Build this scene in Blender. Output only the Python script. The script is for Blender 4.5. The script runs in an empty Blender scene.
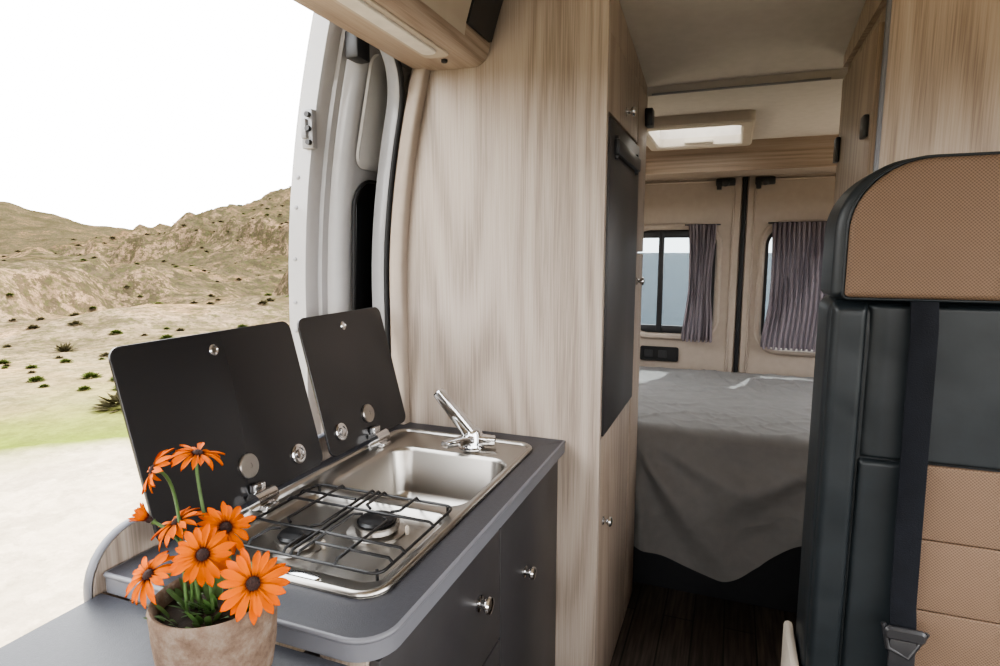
import bpy, bmesh, math, random
from mathutils import Vector, Matrix, noise
random.seed(7)
H=1.4
scene=bpy.context.scene
COL=scene.collection
try:
    scene.view_settings.look='AgX - Medium High Contrast'
except Exception: pass

# ---------------------------------------------------------------- materials
def new_mat(name):
    m=bpy.data.materials.new(name); m.use_nodes=True
    nt=m.node_tree; b=nt.nodes['Principled BSDF']
    return m,nt,b
def simple(name,col,rough=.5,metal=0,noise_amt=.08,nscale=30,bump=0,bscale=200,coat=0,stretch=None,spec=None,bdist=.002):
    m,nt,b=new_mat(name)
    tc=nt.nodes.new('ShaderNodeTexCoord'); mp=nt.nodes.new('ShaderNodeMapping')
    nt.links.new(tc.outputs['Object'],mp.inputs['Vector'])
    if stretch: mp.inputs['Scale'].default_value=stretch
    n=nt.nodes.new('ShaderNodeTexNoise'); n.inputs['Scale'].default_value=nscale; n.inputs['Detail'].default_value=4
    nt.links.new(mp.outputs[0],n.inputs['Vector'])
    r=nt.nodes.new('ShaderNodeValToRGB')
    r.color_ramp.elements[0].position=.3; r.color_ramp.elements[1].position=.7
    r.color_ramp.elements[0].color=[c*(1-noise_amt) for c in col]+[1]
    r.color_ramp.elements[1].color=[min(1,c*(1+noise_amt)) for c in col]+[1]
    nt.links.new(n.outputs['Fac'],r.inputs['Fac']); nt.links.new(r.outputs[0],b.inputs['Base Color'])
    b.inputs['Roughness'].default_value=rough; b.inputs['Metallic'].default_value=metal
    b.inputs['Coat Weight'].default_value=coat
    if spec is not None: b.inputs['Specular IOR Level'].default_value=spec
    if bump:
        n2=nt.nodes.new('ShaderNodeTexNoise'); n2.inputs['Scale'].default_value=bscale; n2.inputs['Detail'].default_value=3
        nt.links.new(mp.outputs[0],n2.inputs['Vector'])
        bp=nt.nodes.new('ShaderNodeBump'); bp.inputs['Strength'].default_value=bump; bp.inputs['Distance'].default_value=bdist
        nt.links.new(n2.outputs['Fac'],bp.inputs['Height']); nt.links.new(bp.outputs[0],b.inputs['Normal'])
    return m
def wood(name,c1,c2,c3,scale=(11,11,.8),rough=.45,wv=.24,rings=22):
    m,nt,b=new_mat(name)
    tc=nt.nodes.new('ShaderNodeTexCoord'); mp=nt.nodes.new('ShaderNodeMapping'); mp.inputs['Scale'].default_value=tuple(s*.42 for s in scale)
    nt.links.new(tc.outputs['Object'],mp.inputs['Vector'])
    n=nt.nodes.new('ShaderNodeTexNoise'); n.inputs['Scale'].default_value=.6; n.inputs['Detail'].default_value=1.5; n.inputs['Distortion'].default_value=.2
    nt.links.new(mp.outputs[0],n.inputs['Vector'])
    mul=nt.nodes.new('ShaderNodeMath'); mul.operation='MULTIPLY'; mul.inputs[1].default_value=rings*6.283
    nt.links.new(n.outputs['Fac'],mul.inputs[0])
    fr=nt.nodes.new('ShaderNodeMath'); fr.operation='SINE'
    nt.links.new(mul.outputs[0],fr.inputs[0])
    mp2=nt.nodes.new('ShaderNodeMapping'); mp2.inputs['Scale'].default_value=tuple(s*34 if s>2 else s*7 for s in scale)
    nt.links.new(tc.outputs['Object'],mp2.inputs['Vector'])
    n2=nt.nodes.new('ShaderNodeTexNoise'); n2.inputs['Scale'].default_value=1; n2.inputs['Detail'].default_value=4; n2.inputs['Roughness'].default_value=.6
    nt.links.new(mp2.outputs[0],n2.inputs['Vector'])
    mp3=nt.nodes.new('ShaderNodeMapping'); mp3.inputs['Scale'].default_value=tuple(s*2 for s in scale)
    nt.links.new(tc.outputs['Object'],mp3.inputs['Vector'])
    n3=nt.nodes.new('ShaderNodeTexNoise'); n3.inputs['Scale'].default_value=1; n3.inputs['Detail'].default_value=3
    nt.links.new(mp3.outputs[0],n3.inputs['Vector'])
    mx=nt.nodes.new('ShaderNodeMath'); mx.operation='MULTIPLY_ADD'; mx.inputs[1].default_value=wv*.5
    nt.links.new(fr.outputs[0],mx.inputs[0])
    m3=nt.nodes.new('ShaderNodeMath'); m3.operation='MULTIPLY'; m3.inputs[1].default_value=.80
    nt.links.new(n2.outputs['Fac'],m3.inputs[0])
    m4=nt.nodes.new('ShaderNodeMath'); m4.operation='MULTIPLY_ADD'; m4.inputs[1].default_value=.20
    nt.links.new(n3.outputs['Fac'],m4.inputs[0]); nt.links.new(m3.outputs[0],m4.inputs[2])
    nt.links.new(m4.outputs[0],mx.inputs[2])
    r=nt.nodes.new('ShaderNodeValToRGB'); e=r.color_ramp.elements
    e[0].position=.28; e[0].color=(*c1,1); e[1].position=.70; e[1].color=(*c3,1)
    k=e.new(.48); k.color=(*c2,1)
    nt.links.new(mx.outputs[0],r.inputs['Fac']); nt.links.new(r.outputs[0],b.inputs['Base Color'])
    b.inputs['Roughness'].default_value=rough
    return m
M_wood=wood('oak_vertical',(.235,.190,.158),(.345,.287,.242),(.41,.35,.302))
M_woodh=wood('oak_horizontal',(.22,.165,.130),(.31,.242,.192),(.37,.30,.243),scale=(.8,11,11))
M_woody=wood('oak_lengthwise',(.23,.175,.135),(.32,.255,.205),(.38,.312,.255),scale=(11,.8,11))
M_woodw=wood('oak_warm',(.225,.172,.135),(.325,.258,.206),(.39,.32,.262))
def plank():
    m,nt,b=new_mat('dark_plank_floor')
    tc=nt.nodes.new('ShaderNodeTexCoord')
    mp=nt.nodes.new('ShaderNodeMapping'); mp.inputs['Rotation'].default_value=(0,0,math.radians(90))
    nt.links.new(tc.outputs['Object'],mp.inputs['Vector'])
    br=nt.nodes.new('ShaderNodeTexBrick'); br.inputs['Scale'].default_value=1
    br.inputs['Brick Width'].default_value=.9; br.inputs['Row Height'].default_value=.11; br.inputs['Mortar Size'].default_value=.003
    br.inputs['Color1'].default_value=(.050,.038,.031,1); br.inputs['Color2'].default_value=(.085,.068,.057,1); br.inputs['Mortar'].default_value=(.008,.006,.005,1)
    nt.links.new(mp.outputs[0],br.inputs['Vector'])
    mp2=nt.nodes.new('ShaderNodeMapping'); mp2.inputs['Scale'].default_value=(90,5,1); nt.links.new(tc.outputs['Object'],mp2.inputs['Vector'])
    n=nt.nodes.new('ShaderNodeTexNoise'); n.inputs['Scale'].default_value=1; n.inputs['Detail'].default_value=5; nt.links.new(mp2.outputs[0],n.inputs['Vector'])
    r=nt.nodes.new('ShaderNodeValToRGB'); r.color_ramp.elements[0].position=.35; r.color_ramp.elements[0].color=(.45,.45,.45,1); r.color_ramp.elements[1].position=.7; r.color_ramp.elements[1].color=(1.5,1.5,1.5,1)
    nt.links.new(n.outputs['Fac'],r.inputs[0])
    mu=nt.nodes.new('ShaderNodeMixRGB'); mu.blend_type='MULTIPLY'; mu.inputs[0].default_value=1
    nt.links.new(br.outputs['Color'],mu.inputs[1]); nt.links.new(r.outputs[0],mu.inputs[2]); nt.links.new(mu.outputs[0],b.inputs['Base Color'])
    b.inputs['Roughness'].default_value=.45
    return m
M_floor=plank()
M_cream=simple('cream_plastic',(.45,.40,.34),.55,noise_amt=.03,bump=.1)
M_beige=simple('beige_liner',(.345,.288,.242),.6,noise_amt=.04,bump=.1)
M_ceil=simple('ceiling_fabric',(.50,.465,.43),.85,noise_amt=.04,bump=.25,bscale=600)
M_white=simple('silver_paint',(.40,.395,.40),.22,noise_amt=.02,coat=.5)
M_inner=simple('door_brightness_pale',(.56,.55,.54),.4,noise_amt=.02)  # lightened tone: brightness of the upper door face put into colour
M_grey=simple('grey_paint',(.26,.26,.27),.3,noise_amt=.03,coat=.3)
M_rub=simple('black_rubber',(.012,.012,.013),.5,spec=.3)
M_blk=simple('black_plastic',(.02,.02,.022),.4)
M_lid=simple('dark_lid_glass',(.017,.0165,.018),.24,noise_amt=.0)
M_glassblk=simple('black_glass',(.010,.010,.011),.16,noise_amt=.0)
M_counter=simple('anthracite_laminate',(.033,.034,.042),.38,noise_amt=.1,nscale=120,bump=.15,bscale=500,spec=.4)
M_edge=simple('grey_edge_band',(.13,.132,.148),.4,noise_amt=.03)
M_door=simple('anthracite_front',(.034,.032,.034),.42,noise_amt=.08)
M_steel=simple('brushed_steel',(.38,.36,.335),.28,metal=1,noise_amt=.02,nscale=8)
M_chrome=simple('chrome',(.65,.65,.66),.10,metal=1,noise_amt=.01)
M_iron=simple('enamel_wire',(.008,.008,.009),.35)
M_soil=simple('soil',(.03,.02,.014),1,noise_amt=.5,bump=1,bscale=80)
M_stem=simple('green_stem',(.06,.12,.03),.6,noise_amt=.2)
M_leath=simple('black_leather',(.0115,.0150,.0175),.43,noise_amt=.12,bump=.18,bscale=22,spec=.36,bdist=.004)
M_belt=simple('belt_webbing',(.006,.007,.010),.75,noise_amt=.2,bump=.5,bscale=500,spec=.15)
M_sheet=simple('grey_bedsheet',(.195,.190,.187),.9,noise_amt=.05,nscale=25,bump=.22,bscale=20,spec=.2,bdist=.012)
M_bedbox=simple('dark_bed_box',(.020,.021,.025),.6)
M_lamp=simple('lamp_diffuser',(.65,.63,.6),.4)
def terra():
    m,nt,b=new_mat('weathered_terracotta')
    tc=nt.nodes.new('ShaderNodeTexCoord')
    n=nt.nodes.new('ShaderNodeTexNoise'); n.inputs['Scale'].default_value=34; n.inputs['Detail'].default_value=8; n.inputs['Roughness'].default_value=.75
    nt.links.new(tc.outputs['Object'],n.inputs['Vector'])
    r=nt.nodes.new('ShaderNodeValToRGB'); e=r.color_ramp.elements
    e[0].position=.34; e[0].color=(.125,.085,.062,1); e[1].position=.68; e[1].color=(.27,.222,.185,1)
    k=e.new(.50); k.color=(.19,.135,.102,1)
    nt.links.new(n.outputs['Fac'],r.inputs[0]); nt.links.new(r.outputs[0],b.inputs['Base Color'])
    bp=nt.nodes.new('ShaderNodeBump'); bp.inputs['Strength'].default_value=1; bp.inputs['Distance'].default_value=.004
    nt.links.new(n.outputs['Fac'],bp.inputs['Height']); nt.links.new(bp.outputs[0],b.inputs['Normal'])
    b.inputs['Roughness'].default_value=.95; b.inputs['Specular IOR Level'].default_value=.1
    return m
M_terra=terra()
def translucent(name,col,f):
    m,nt,b=new_mat(name)
    o=[n for n in nt.nodes if n.type=='OUTPUT_MATERIAL'][0]
    b.inputs['Roughness'].default_value=.9
    n=nt.nodes.new('ShaderNodeTexNoise'); n.inputs['Scale'].default_value=300
    r=nt.nodes.new('ShaderNodeValToRGB'); r.color_ramp.elements[0].color=(*[c*.85 for c in col],1); r.color_ramp.elements[1].color=(*[min(1,c*1.15) for c in col],1)
    tc=nt.nodes.new('ShaderNodeTexCoord'); nt.links.new(tc.outputs['Object'],n.inputs['Vector'])
    nt.links.new(n.outputs['Fac'],r.inputs[0]); nt.links.new(r.outputs[0],b.inputs['Base Color'])
    t=nt.nodes.new('ShaderNodeBsdfTranslucent'); nt.links.new(r.outputs[0],t.inputs[0])
    mx=nt.nodes.new('ShaderNodeMixShader'); mx.inputs[0].default_value=f
    nt.links.new(b.outputs[0],mx.inputs[1]); nt.links.new(t.outputs[0],mx.inputs[2]); nt.links.new(mx.outputs[0],o.inputs[0])
    return m
M_curt=translucent('mauve_curtain',(.195,.165,.180),.18)
M_frost=translucent('frosted_acrylic',(.88,.88,.86),.75)
def perf():
    m,nt,b=new_mat('perforated_tan_leather')
    tc=nt.nodes.new('ShaderNodeTexCoord'); mp=nt.nodes.new('ShaderNodeMapping'); mp.inputs['Rotation'].default_value=(0,math.radians(45),0)
    nt.links.new(tc.outputs['Object'],mp.inputs['Vector'])
    sx=nt.nodes.new('ShaderNodeSeparateXYZ'); nt.links.new(mp.outputs[0],sx.inputs[0])
    outs=[]
    for ax in ('X','Z'):
        a=nt.nodes.new('ShaderNodeMath'); a.operation='MULTIPLY'; a.inputs[1].default_value=math.pi*2/.0036
        s=nt.nodes.new('ShaderNodeMath'); s.operation='SINE'
        nt.links.new(sx.outputs[ax],a.inputs[0]); nt.links.new(a.outputs[0],s.inputs[0]); outs.append(s)
    p=nt.nodes.new('ShaderNodeMath'); p.operation='ADD'
    nt.links.new(outs[0].outputs[0],p.inputs[0]); nt.links.new(outs[1].outputs[0],p.inputs[1])
    r=nt.nodes.new('ShaderNodeValToRGB'); e=r.color_ramp.elements
    e[0].position=.35; e[0].color=(.165,.110,.074,1); e[1].position=.9; e[1].color=(.080,.052,.036,1)
    dv=nt.nodes.new('ShaderNodeMath'); dv.operation='MULTIPLY_ADD'; dv.inputs[1].default_value=.25; dv.inputs[2].default_value=.5
    nt.links.new(p.outputs[0],dv.inputs[0])
    nt.links.new(dv.outputs[0],r.inputs['Fac']); nt.links.new(r.outputs[0],b.inputs['Base Color'])
    bp=nt.nodes.new('ShaderNodeBump'); bp.inputs['Strength'].default_value=.35; bp.inputs['Distance'].default_value=.001; bp.invert=True
    nt.links.new(dv.outputs[0],bp.inputs['Height']); nt.links.new(bp.outputs[0],b.inputs['Normal'])
    b.inputs['Roughness'].default_value=.7; b.inputs['Specular IOR Level'].default_value=.25
    return m
M_tan=perf()
def glass():
    m,nt,b=new_mat('window_glass'); nt.nodes.remove(b)
    o=[n for n in nt.nodes if n.type=='OUTPUT_MATERIAL'][0]
    t=nt.nodes.new('ShaderNodeBsdfTransparent'); t.inputs[0].default_value=(.58,.62,.64,1)
    g=nt.nodes.new('ShaderNodeBsdfGlossy'); g.inputs['Roughness'].default_value=.03
    mx=nt.nodes.new('ShaderNodeMixShader'); mx.inputs[0].default_value=.03
    nt.links.new(t.outputs[0],mx.inputs[1]); nt.links.new(g.outputs[0],mx.inputs[2]); nt.links.new(mx.outputs[0],o.inputs[0])
    return m
M_glass=glass()
def petalmat():
    m,nt,b=new_mat('orange_petal')
    tc=nt.nodes.new('ShaderNodeTexCoord'); l=nt.nodes.new('ShaderNodeVectorMath'); l.operation='LENGTH'
    nt.links.new(tc.outputs['Object'],l.inputs[0])
    r=nt.nodes.new('ShaderNodeValToRGB'); e=r.color_ramp.elements
    e[0].position=.0085; e[0].color=(.05,.003,.001,1); e[1].position=.013; e[1].color=(.58,.125,.0008,1)
    k=e.new(.04); k.color=(.60,.105,.0005,1)
    nt.links.new(l.outputs['Value'],r.inputs['Fac']); nt.links.new(r.outputs[0],b.inputs['Base Color'])
    b.inputs['Roughness'].default_value=.7; b.inputs['Specular IOR Level'].default_value=.15
    return m
M_petal=petalmat()
def groundmat():
    m,nt,b=new_mat('dry_hillside')
    g=nt.nodes.new('ShaderNodeNewGeometry')
    l=nt.nodes.new('ShaderNodeVectorMath'); l.operation='LENGTH'; nt.links.new(g.outputs['Position'],l.inputs[0])
    def noi(scale,detail,rough):
        n=nt.nodes.new('ShaderNodeTexNoise'); n.inputs['Scale'].default_value=scale; n.inputs['Detail'].default_value=detail; n.inputs['Roughness'].default_value=rough
        nt.links.new(g.outputs['Position'],n.inputs['Vector']); return n
    def ramp(src,stops):
        r=nt.nodes.new('ShaderNodeValToRGB'); e=r.color_ramp.elements
        e[0].position=stops[0][0]; e[0].color=(*stops[0][1],1); e[1].position=stops[-1][0]; e[1].color=(*stops[-1][1],1)
        for p,c in stops[1:-1]:
            k=e.new(p); k.color=(*c,1)
        nt.links.new(src,r.inputs['Fac']); return r
    def math_(op,a,bv,clamp=False):
        n=nt.nodes.new('ShaderNodeMath'); n.operation=op; n.use_clamp=clamp
        nt.links.new(a,n.inputs[0])
        if isinstance(bv,(int,float)): n.inputs[1].default_value=bv
        else: nt.links.new(bv,n.inputs[1])
        return n.outputs[0]
    def mix(f,a,bc,blend='MIX'):
        n=nt.nodes.new('ShaderNodeMixRGB'); n.blend_type=blend
        nt.links.new(f,n.inputs[0]); nt.links.new(a,n.inputs[1])
        if isinstance(bc,tuple): n.inputs[2].default_value=(*bc,1)
        else: nt.links.new(bc,n.inputs[2])
        return n.outputs[0]
    nz=noi(.35,5,.5)
    dist=math_('DIVIDE',math_('ADD',l.outputs['Value'],math_('MULTIPLY',nz.outputs['Fac'],5)),60)
    base=ramp(dist,[(.145,(.36,.305,.235)),(.160,(.090,.115,.020)),(.185,(.105,.115,.034)),(.22,(.145,.118,.072)),(.34,(.150,.112,.078)),(.55,(.092,.066,.045)),(1.0,(.064,.045,.032))])
    far=math_('MULTIPLY',math_('SUBTRACT',dist,.14,True),7,True)
    patch=ramp(noi(.13,7,.7).outputs['Fac'],[(.40,(.52,.52,.44)),(.50,(1,1,.97)),(.60,(1.7,1.45,1.25))])
    c=mix(far,base.outputs[0],patch.outputs[0],'MULTIPLY')
    sp=nt.nodes.new('ShaderNodeSeparateXYZ'); nt.links.new(g.outputs['Normal'],sp.inputs[0])
    steep=ramp(math_('ADD',sp.outputs['Z'],math_('MULTIPLY',math_('SUBTRACT',noi(.5,4,.6).outputs['Fac'],.5),.12)),[(.86,(1,1,1)),(.94,(0,0,0))])
    c=mix(math_('MULTIPLY',math_('MULTIPLY',steep.outputs[0],far),.55),c,(.185,.122,.080))
    s1=ramp(noi(1.7,5,.75).outputs['Fac'],[(.49,(0,0,0)),(.53,(1,1,1))])
    s2=ramp(noi(.5,7,.85).outputs['Fac'],[(.47,(0,0,0)),(.53,(1,1,1))])
    s3=ramp(noi(5,4,.75).outputs['Fac'],[(.51,(0,0,0)),(.55,(1,1,1))])
    hill=ramp(dist,[(.2,(.2,.2,.2)),(.5,(1,1,1))])
    c=mix(math_('MULTIPLY',math_('MULTIPLY',s1.outputs[0],hill.outputs[0]),.8),c,(.022,.021,.012))
    c=mix(math_('MULTIPLY',math_('MULTIPLY',s2.outputs[0],hill.outputs[0]),.6),c,(.034,.028,.018))
    c=mix(math_('MULTIPLY',math_('MULTIPLY',s3.outputs[0],far),.66),c,(.042,.042,.018))
    fg=ramp(noi(9,5,.7).outputs['Fac'],[(.35,(.86,.86,.84)),(.65,(1.1,1.09,1.08))])
    one=math_('ADD',math_('MULTIPLY',far,0.0),1.0)
    c=mix(one,c,fg.outputs[0],'MULTIPLY')
    nt.links.new(c,b.inputs['Base Color'])
    bp=nt.nodes.new('ShaderNodeBump'); bp.inputs['Strength'].default_value=.8; bp.inputs['Distance'].default_value=.5
    h=math_('MULTIPLY',noi(.6,8,.7).outputs['Fac'],hill.outputs[0])
    nt.links.new(h,bp.inputs['Height']); nt.links.new(bp.outputs[0],b.inputs['Normal'])
    b.inputs['Roughness'].default_value=1; b.inputs['Specular IOR Level'].default_value=0
    return m
M_ground=groundmat()
M_sea=simple('sea_water',(.020,.031,.040),.6,noise_amt=.5,nscale=.35,bump=.8,bscale=.6,spec=.08,stretch=(.3,1.5,1),bdist=.3)
M_bush=simple('dry_bush',(.055,.048,.026),.9,noise_amt=.5,nscale=8,spec=0)
M_bushg=simple('green_bush',(.05,.064,.018),.9,noise_amt=.4,nscale=8,spec=0)

# ---------------------------------------------------------------- helpers
def finish(name,me,mat,parent=None,smooth=False,recenter=True,auto=None):
    if recenter and len(me.vertices):
        xs=[v.co for v in me.vertices]
        c=Vector([(min(v[i] for v in xs)+max(v[i] for v in xs))/2 for i in range(3)])
        me.transform(Matrix.Translation(-c))
    else: c=Vector((0,0,0))
    ob=bpy.data.objects.new(name,me); ob.location=c; COL.objects.link(ob)
    mats=mat if isinstance(mat,(list,tuple)) else [mat]
    for m in mats: me.materials.append(m)
    if smooth:
        me.polygons.foreach_set('use_smooth',[True]*len(me.polygons))
        if auto is None: auto=35
        bm=bmesh.new(); bm.from_mesh(me)
        for e in bm.edges:
            if len(e.link_faces)==2 and e.calc_face_angle(0)>math.radians(auto): e.smooth=False
        bm.to_mesh(me); bm.free()
    if parent: 
        ob.parent=parent
        ob.matrix_parent_inverse=Matrix.Translation(-parent.location)
    return ob
def thing(name,loc,label,cat,**kw):
    e=bpy.data.objects.new(name,None); e.location=loc; e.empty_display_size=.05; COL.objects.link(e)
    e['label']=label; e['category']=cat
    for k,v in kw.items(): e[k]=v
    return e
def tag(ob,label,cat,**kw):
    ob['label']=label; ob['category']=cat
    for k,v in kw.items(): ob[k]=v
    return ob
def struct(ob,label=None):
    ob['kind']='structure'
    if label: ob['label']=label
    return ob
def from_bm(bm,name):
    bmesh.ops.recalc_face_normals(bm,faces=bm.faces)
    me=bpy.data.meshes.new(name); bm.to_mesh(me); bm.free(); return me
def add_box(bm,x0,x1,y0,y1,z0,z1,bev=0,seg=2):
    r=bmesh.ops.create_cube(bm,size=1)
    vs=r['verts']
    for v in vs:
        v.co=Vector((x0+(v.co.x+.5)*(x1-x0),y0+(v.co.y+.5)*(y1-y0),z0+(v.co.z+.5)*(z1-z0)))
    if bev:
        es=set(e for v in vs for e in v.link_edges)
        bmesh.ops.bevel(bm,geom=list(es),offset=bev,segments=seg,profile=.5,affect='EDGES')
def box(name,x0,x1,y0,y1,z0,z1,mat,parent=None,bev=.002,seg=2):
    bm=bmesh.new(); add_box(bm,x0,x1,y0,y1,z0,z1,bev,seg)
    return finish(name,from_bm(bm,name),mat,parent,smooth=True)
def add_loops(bm,loops,cap0=False,cap1=False,closed=True):
    rows=[[bm.verts.new(p) for p in l] for l in loops]
    n=len(rows[0])
    for a,b in zip(rows,rows[1:]):
        for i in range(n if closed else n-1):
            j=(i+1)%n
            try: bm.faces.new((a[i],a[j],b[j],b[i]))
            except ValueError: pass
    if cap0: bm.faces.new(rows[0])
    if cap1: bm.faces.new(rows[-1])
    return rows
def loopobj(name,loops,mat,parent=None,cap0=False,cap1=False,closed=True,smooth=True,auto=35,recenter=True):
    bm=bmesh.new(); add_loops(bm,loops,cap0,cap1,closed)
    return finish(name,from_bm(bm,name),mat,parent,smooth,auto=auto,recenter=recenter)
def rr(x0,x1,y0,y1,r,n=6):
    if not isinstance(r,(list,tuple)): r=[r]*4
    cs=[(x1-r[0],y0+r[0],-90,r[0]),(x1-r[1],y1-r[1],0,r[1]),(x0+r[2],y1-r[2],90,r[2]),(x0+r[3],y0+r[3],180,r[3])]
    out=[]
    for cx,cy,a,q in cs:
        for i in range(n+1):
            t=math.radians(a+90*i/n); out.append((cx+q*math.cos(t),cy+q*math.sin(t)))
    return out
def rri(x0,x1,y0,y1,r,n,d,rmin=.0006):
    if not isinstance(r,(list,tuple)): r=[r]*4
    return rr(x0+d,x1-d,y0+d,y1-d,[max(q-d,rmin) for q in r],n)
def to3(pts,axis,v):
    if axis=='z': return [(p[0],p[1],v) for p in pts]
    if axis=='y': return [(p[0],v,p[1]) for p in pts]
    return [(v,p[0],p[1]) for p in pts]
def inset(pts,d):
    n=len(pts); out=[]
    area=sum(pts[i][0]*pts[(i+1)%n][1]-pts[(i+1)%n][0]*pts[i][1] for i in range(n))
    s=1 if area>0 else -1
    for i in range(n):
        def nrm(a,b):
            dx,dy=b[0]-a[0],b[1]-a[1]; L=math.hypot(dx,dy)
            return None if L<1e-7 else (-dy/L*s,dx/L*s)
        k=1; n1=None
        while n1 is None and k<n: n1=nrm(pts[(i-k)%n],pts[i]); k+=1
        k=1; n2=None
        while n2 is None and k<n: n2=nrm(pts[i],pts[(i+k)%n]); k+=1
        mx,my=n1[0]+n2[0],n1[1]+n2[1]; L=math.hypot(mx,my) or 1
        mx/=L;my/=L; c=max(.4,mx*n1[0]+my*n1[1])
        out.append((pts[i][0]+mx*d/c,pts[i][1]+my*d/c))
    return out
def prism(name,pts,axis,a,b,mat,parent=None,bev=.002):
    s=1 if b>a else -1
    i1=inset(pts,bev)
    loops=[to3(i1,axis,a),to3(pts,axis,a+s*bev),to3(pts,axis,b-s*bev),to3(i1,axis,b)]
    return loopobj(name,loops,mat,parent,True,True)
def frame(name,outer,inner,axis,a,b,mat,parent=None,lip=.004):
    o1=inset(outer,lip); n1=inset(inner,-lip)
    loops=[to3(outer,axis,b),to3(outer,axis,a+(lip if b>a else -lip)),to3(o1,axis,a),to3(n1,axis,a),to3(inner,axis,a+(lip if b>a else -lip)),to3(inner,axis,b)]
    bm=bmesh.new(); rows=[[bm.verts.new(p) for p in l] for l in loops]; rows.append(rows[0])
    n=len(rows[0])
    for p,q in zip(rows,rows[1:]):
        for i in range(n):
            j=(i+1)%n
            try: bm.faces.new((p[i],p[j],q[j],q[i]))
            except ValueError: pass
    return finish(name,from_bm(bm,name),mat,parent,True)
def add_tube(bm,pts,r,closed=False,n=8,ry=None,cap=True):
    pts=[Vector(p) for p in pts]; N=len(pts); loops=[]
    up=None
    for i in range(N):
        if closed: t=(pts[(i+1)%N]-pts[i-1])
        else: t=(pts[min(i+1,N-1)]-pts[max(i-1,0)])
        t.normalize()
        if up is None:
            up=Vector((0,0,1)) if abs(t.z)<.9 else Vector((0,1,0))
        u=(up-t*up.dot(t)).normalized(); v=t.cross(u); up=u
        rad=r[i] if isinstance(r,(list,tuple)) else r
        loops.append([pts[i]+u*math.cos(2*math.pi*k/n)*rad+v*math.sin(2*math.pi*k/n)*(rad if ry is None else ry) for k in range(n)])
    if closed:
        rows=[[bm.verts.new(p) for p in l] for l in loops]; rows.append(rows[0])
        for a,b in zip(rows,rows[1:]):
            for i in range(n): bm.faces.new((a[i],a[(i+1)%n],b[(i+1)%n],b[i]))
    else: add_loops(bm,loops,cap,cap)
def tube(name,pts,r,mat,parent=None,closed=False,n=8,ry=None):
    bm=bmesh.new(); add_tube(bm,pts,r,closed,n,ry)
    return finish(name,from_bm(bm,name),mat,parent,True,auto=60)
def add_lathe(bm,prof,loc,axis=(0,0,1),n=24):
    q=Vector((0,0,1)).rotation_difference(Vector(axis)); loc=Vector(loc)
    loops=[[loc+q@Vector((max(r,1e-4)*math.cos(2*math.pi*k/n),max(r,1e-4)*math.sin(2*math.pi*k/n),z)) for k in range(n)] for r,z in prof]
    add_loops(bm,loops,True,True)
def lathe(name,prof,loc,mat,parent=None,axis=(0,0,1),n=24):
    bm=bmesh.new(); add_lathe(bm,prof,loc,axis,n)
    return finish(name,from_bm(bm,name),mat,parent,True,auto=40)
def bez(p0,p1,p2,p3,n=12):
    out=[]
    for i in range(n+1):
        t=i/n; out.append(Vector(p0)*(1-t)**3+Vector(p1)*3*t*(1-t)**2+Vector(p2)*3*t*t*(1-t)+Vector(p3)*t**3)
    return out
def lean(z):
    return .12*((z+.1)/.7)**1.8 if z>-.1 else 0
def knob(parent,loc,axis,name='knob',r=.014):
    return lathe(name,[(r*.9,0),(r*.9,.003),(r*.45,.005),(r*.45,.012),(r*.8,.015),(r,.020),(r*.9,.025),(r*.5,.027)],loc,M_chrome,parent,axis)
def ss(a,b,t):
    k=max(0,min(1,(t-a)/(b-a))); return k*k*(3-2*k)
def interp(tab,x):
    if x<=tab[0][0]: return tab[0][1]
    for (a,b),(c,d) in zip(tab,tab[1:]):
        if x<=c: 
            t=(x-a)/(c-a); t=t*t*(3-2*t); return b+(d-b)*t
    return tab[-1][1]
V=Vector

# ---------------------------------------------------------------- shell
YB=3.62
YF=-1.9
struct(box('floor',-.93,.99,YF,3.7,-.04,0,M_floor,bev=0))
def zl(a,b,n): return [a+(b-a)*i/n for i in range(n+1)]
def wall(name,x,sgn,pieces,th=.03):
    bm=bmesh.new()
    for y0,y1,za,zb_ in pieces:
        zz=zl(za,zb_,max(2,int((zb_-za)/.08)))
        pts=[(x+sgn*lean(z),z+H) for z in zz]+[(x-sgn*th+sgn*lean(z),z+H) for z in reversed(zz)]
        add_loops(bm,[to3(pts,'y',y0),to3(pts,'y',y1)],True,True)
    return struct(finish(name,from_bm(bm,name),M_beige,None,True))
wall('wall_left',-.93,1,[(1.55,2.5,-1.4,.75),(2.5,3.3,-1.4,-.42),(2.5,3.3,.28,.75),(3.3,3.66,-1.4,.75),
    (YF,-1.6,-1.4,.75),(-1.6,-.1,-1.4,-.55),(-1.6,-.1,.45,.75),(-.1,.12,-1.4,.75)])  # unseen window gaps by bed and cab, added to let in light
wall('wall_right',.99,-1,[(-.3,-.2,-1.4,.75),(-.2,1.4,-1.4,-.55),(-.2,1.4,.35,.75),(1.4,2.5,-1.4,.75),(2.5,3.3,-1.4,-.42),(2.5,3.3,.28,.75),(3.3,3.66,-1.4,.75),
    (YF,-1.6,-1.4,.75),(-1.6,-.3,-1.4,-.55),(-1.6,-.3,.45,.75)])  # window gaps out of view, added and widened to brighten the interior
o=wall('trim_1',-.94,1,[(.12,1.55,.53,.75)])
bm=bmesh.new()
add_box(bm,-.96,1.02,YF-.03,YF,0,H-.6); add_box(bm,-.96,1.02,YF-.03,YF,H+.6,H+.85); add_box(bm,-.96,-.85,YF-.03,YF,H-.6,H+.6); add_box(bm,.91,1.02,YF-.03,YF,H-.6,H+.6)
struct(finish('wall_front',from_bm(bm,'wf'),M_beige))  # unseen cab front added to cut light from behind; windscreen gap enlarged for fill
vx0,vx1,vy0,vy1=-.37,0.0,2.66,3.12
bm=bmesh.new()
def cpiece(x0,x1,pr):
    add_loops(bm,[[(x,y,z+H) for y,z in pr]+[(x,y,z+H+.05) for y,z in reversed(pr)] for x in (x0,x1)],True,True)
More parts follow.
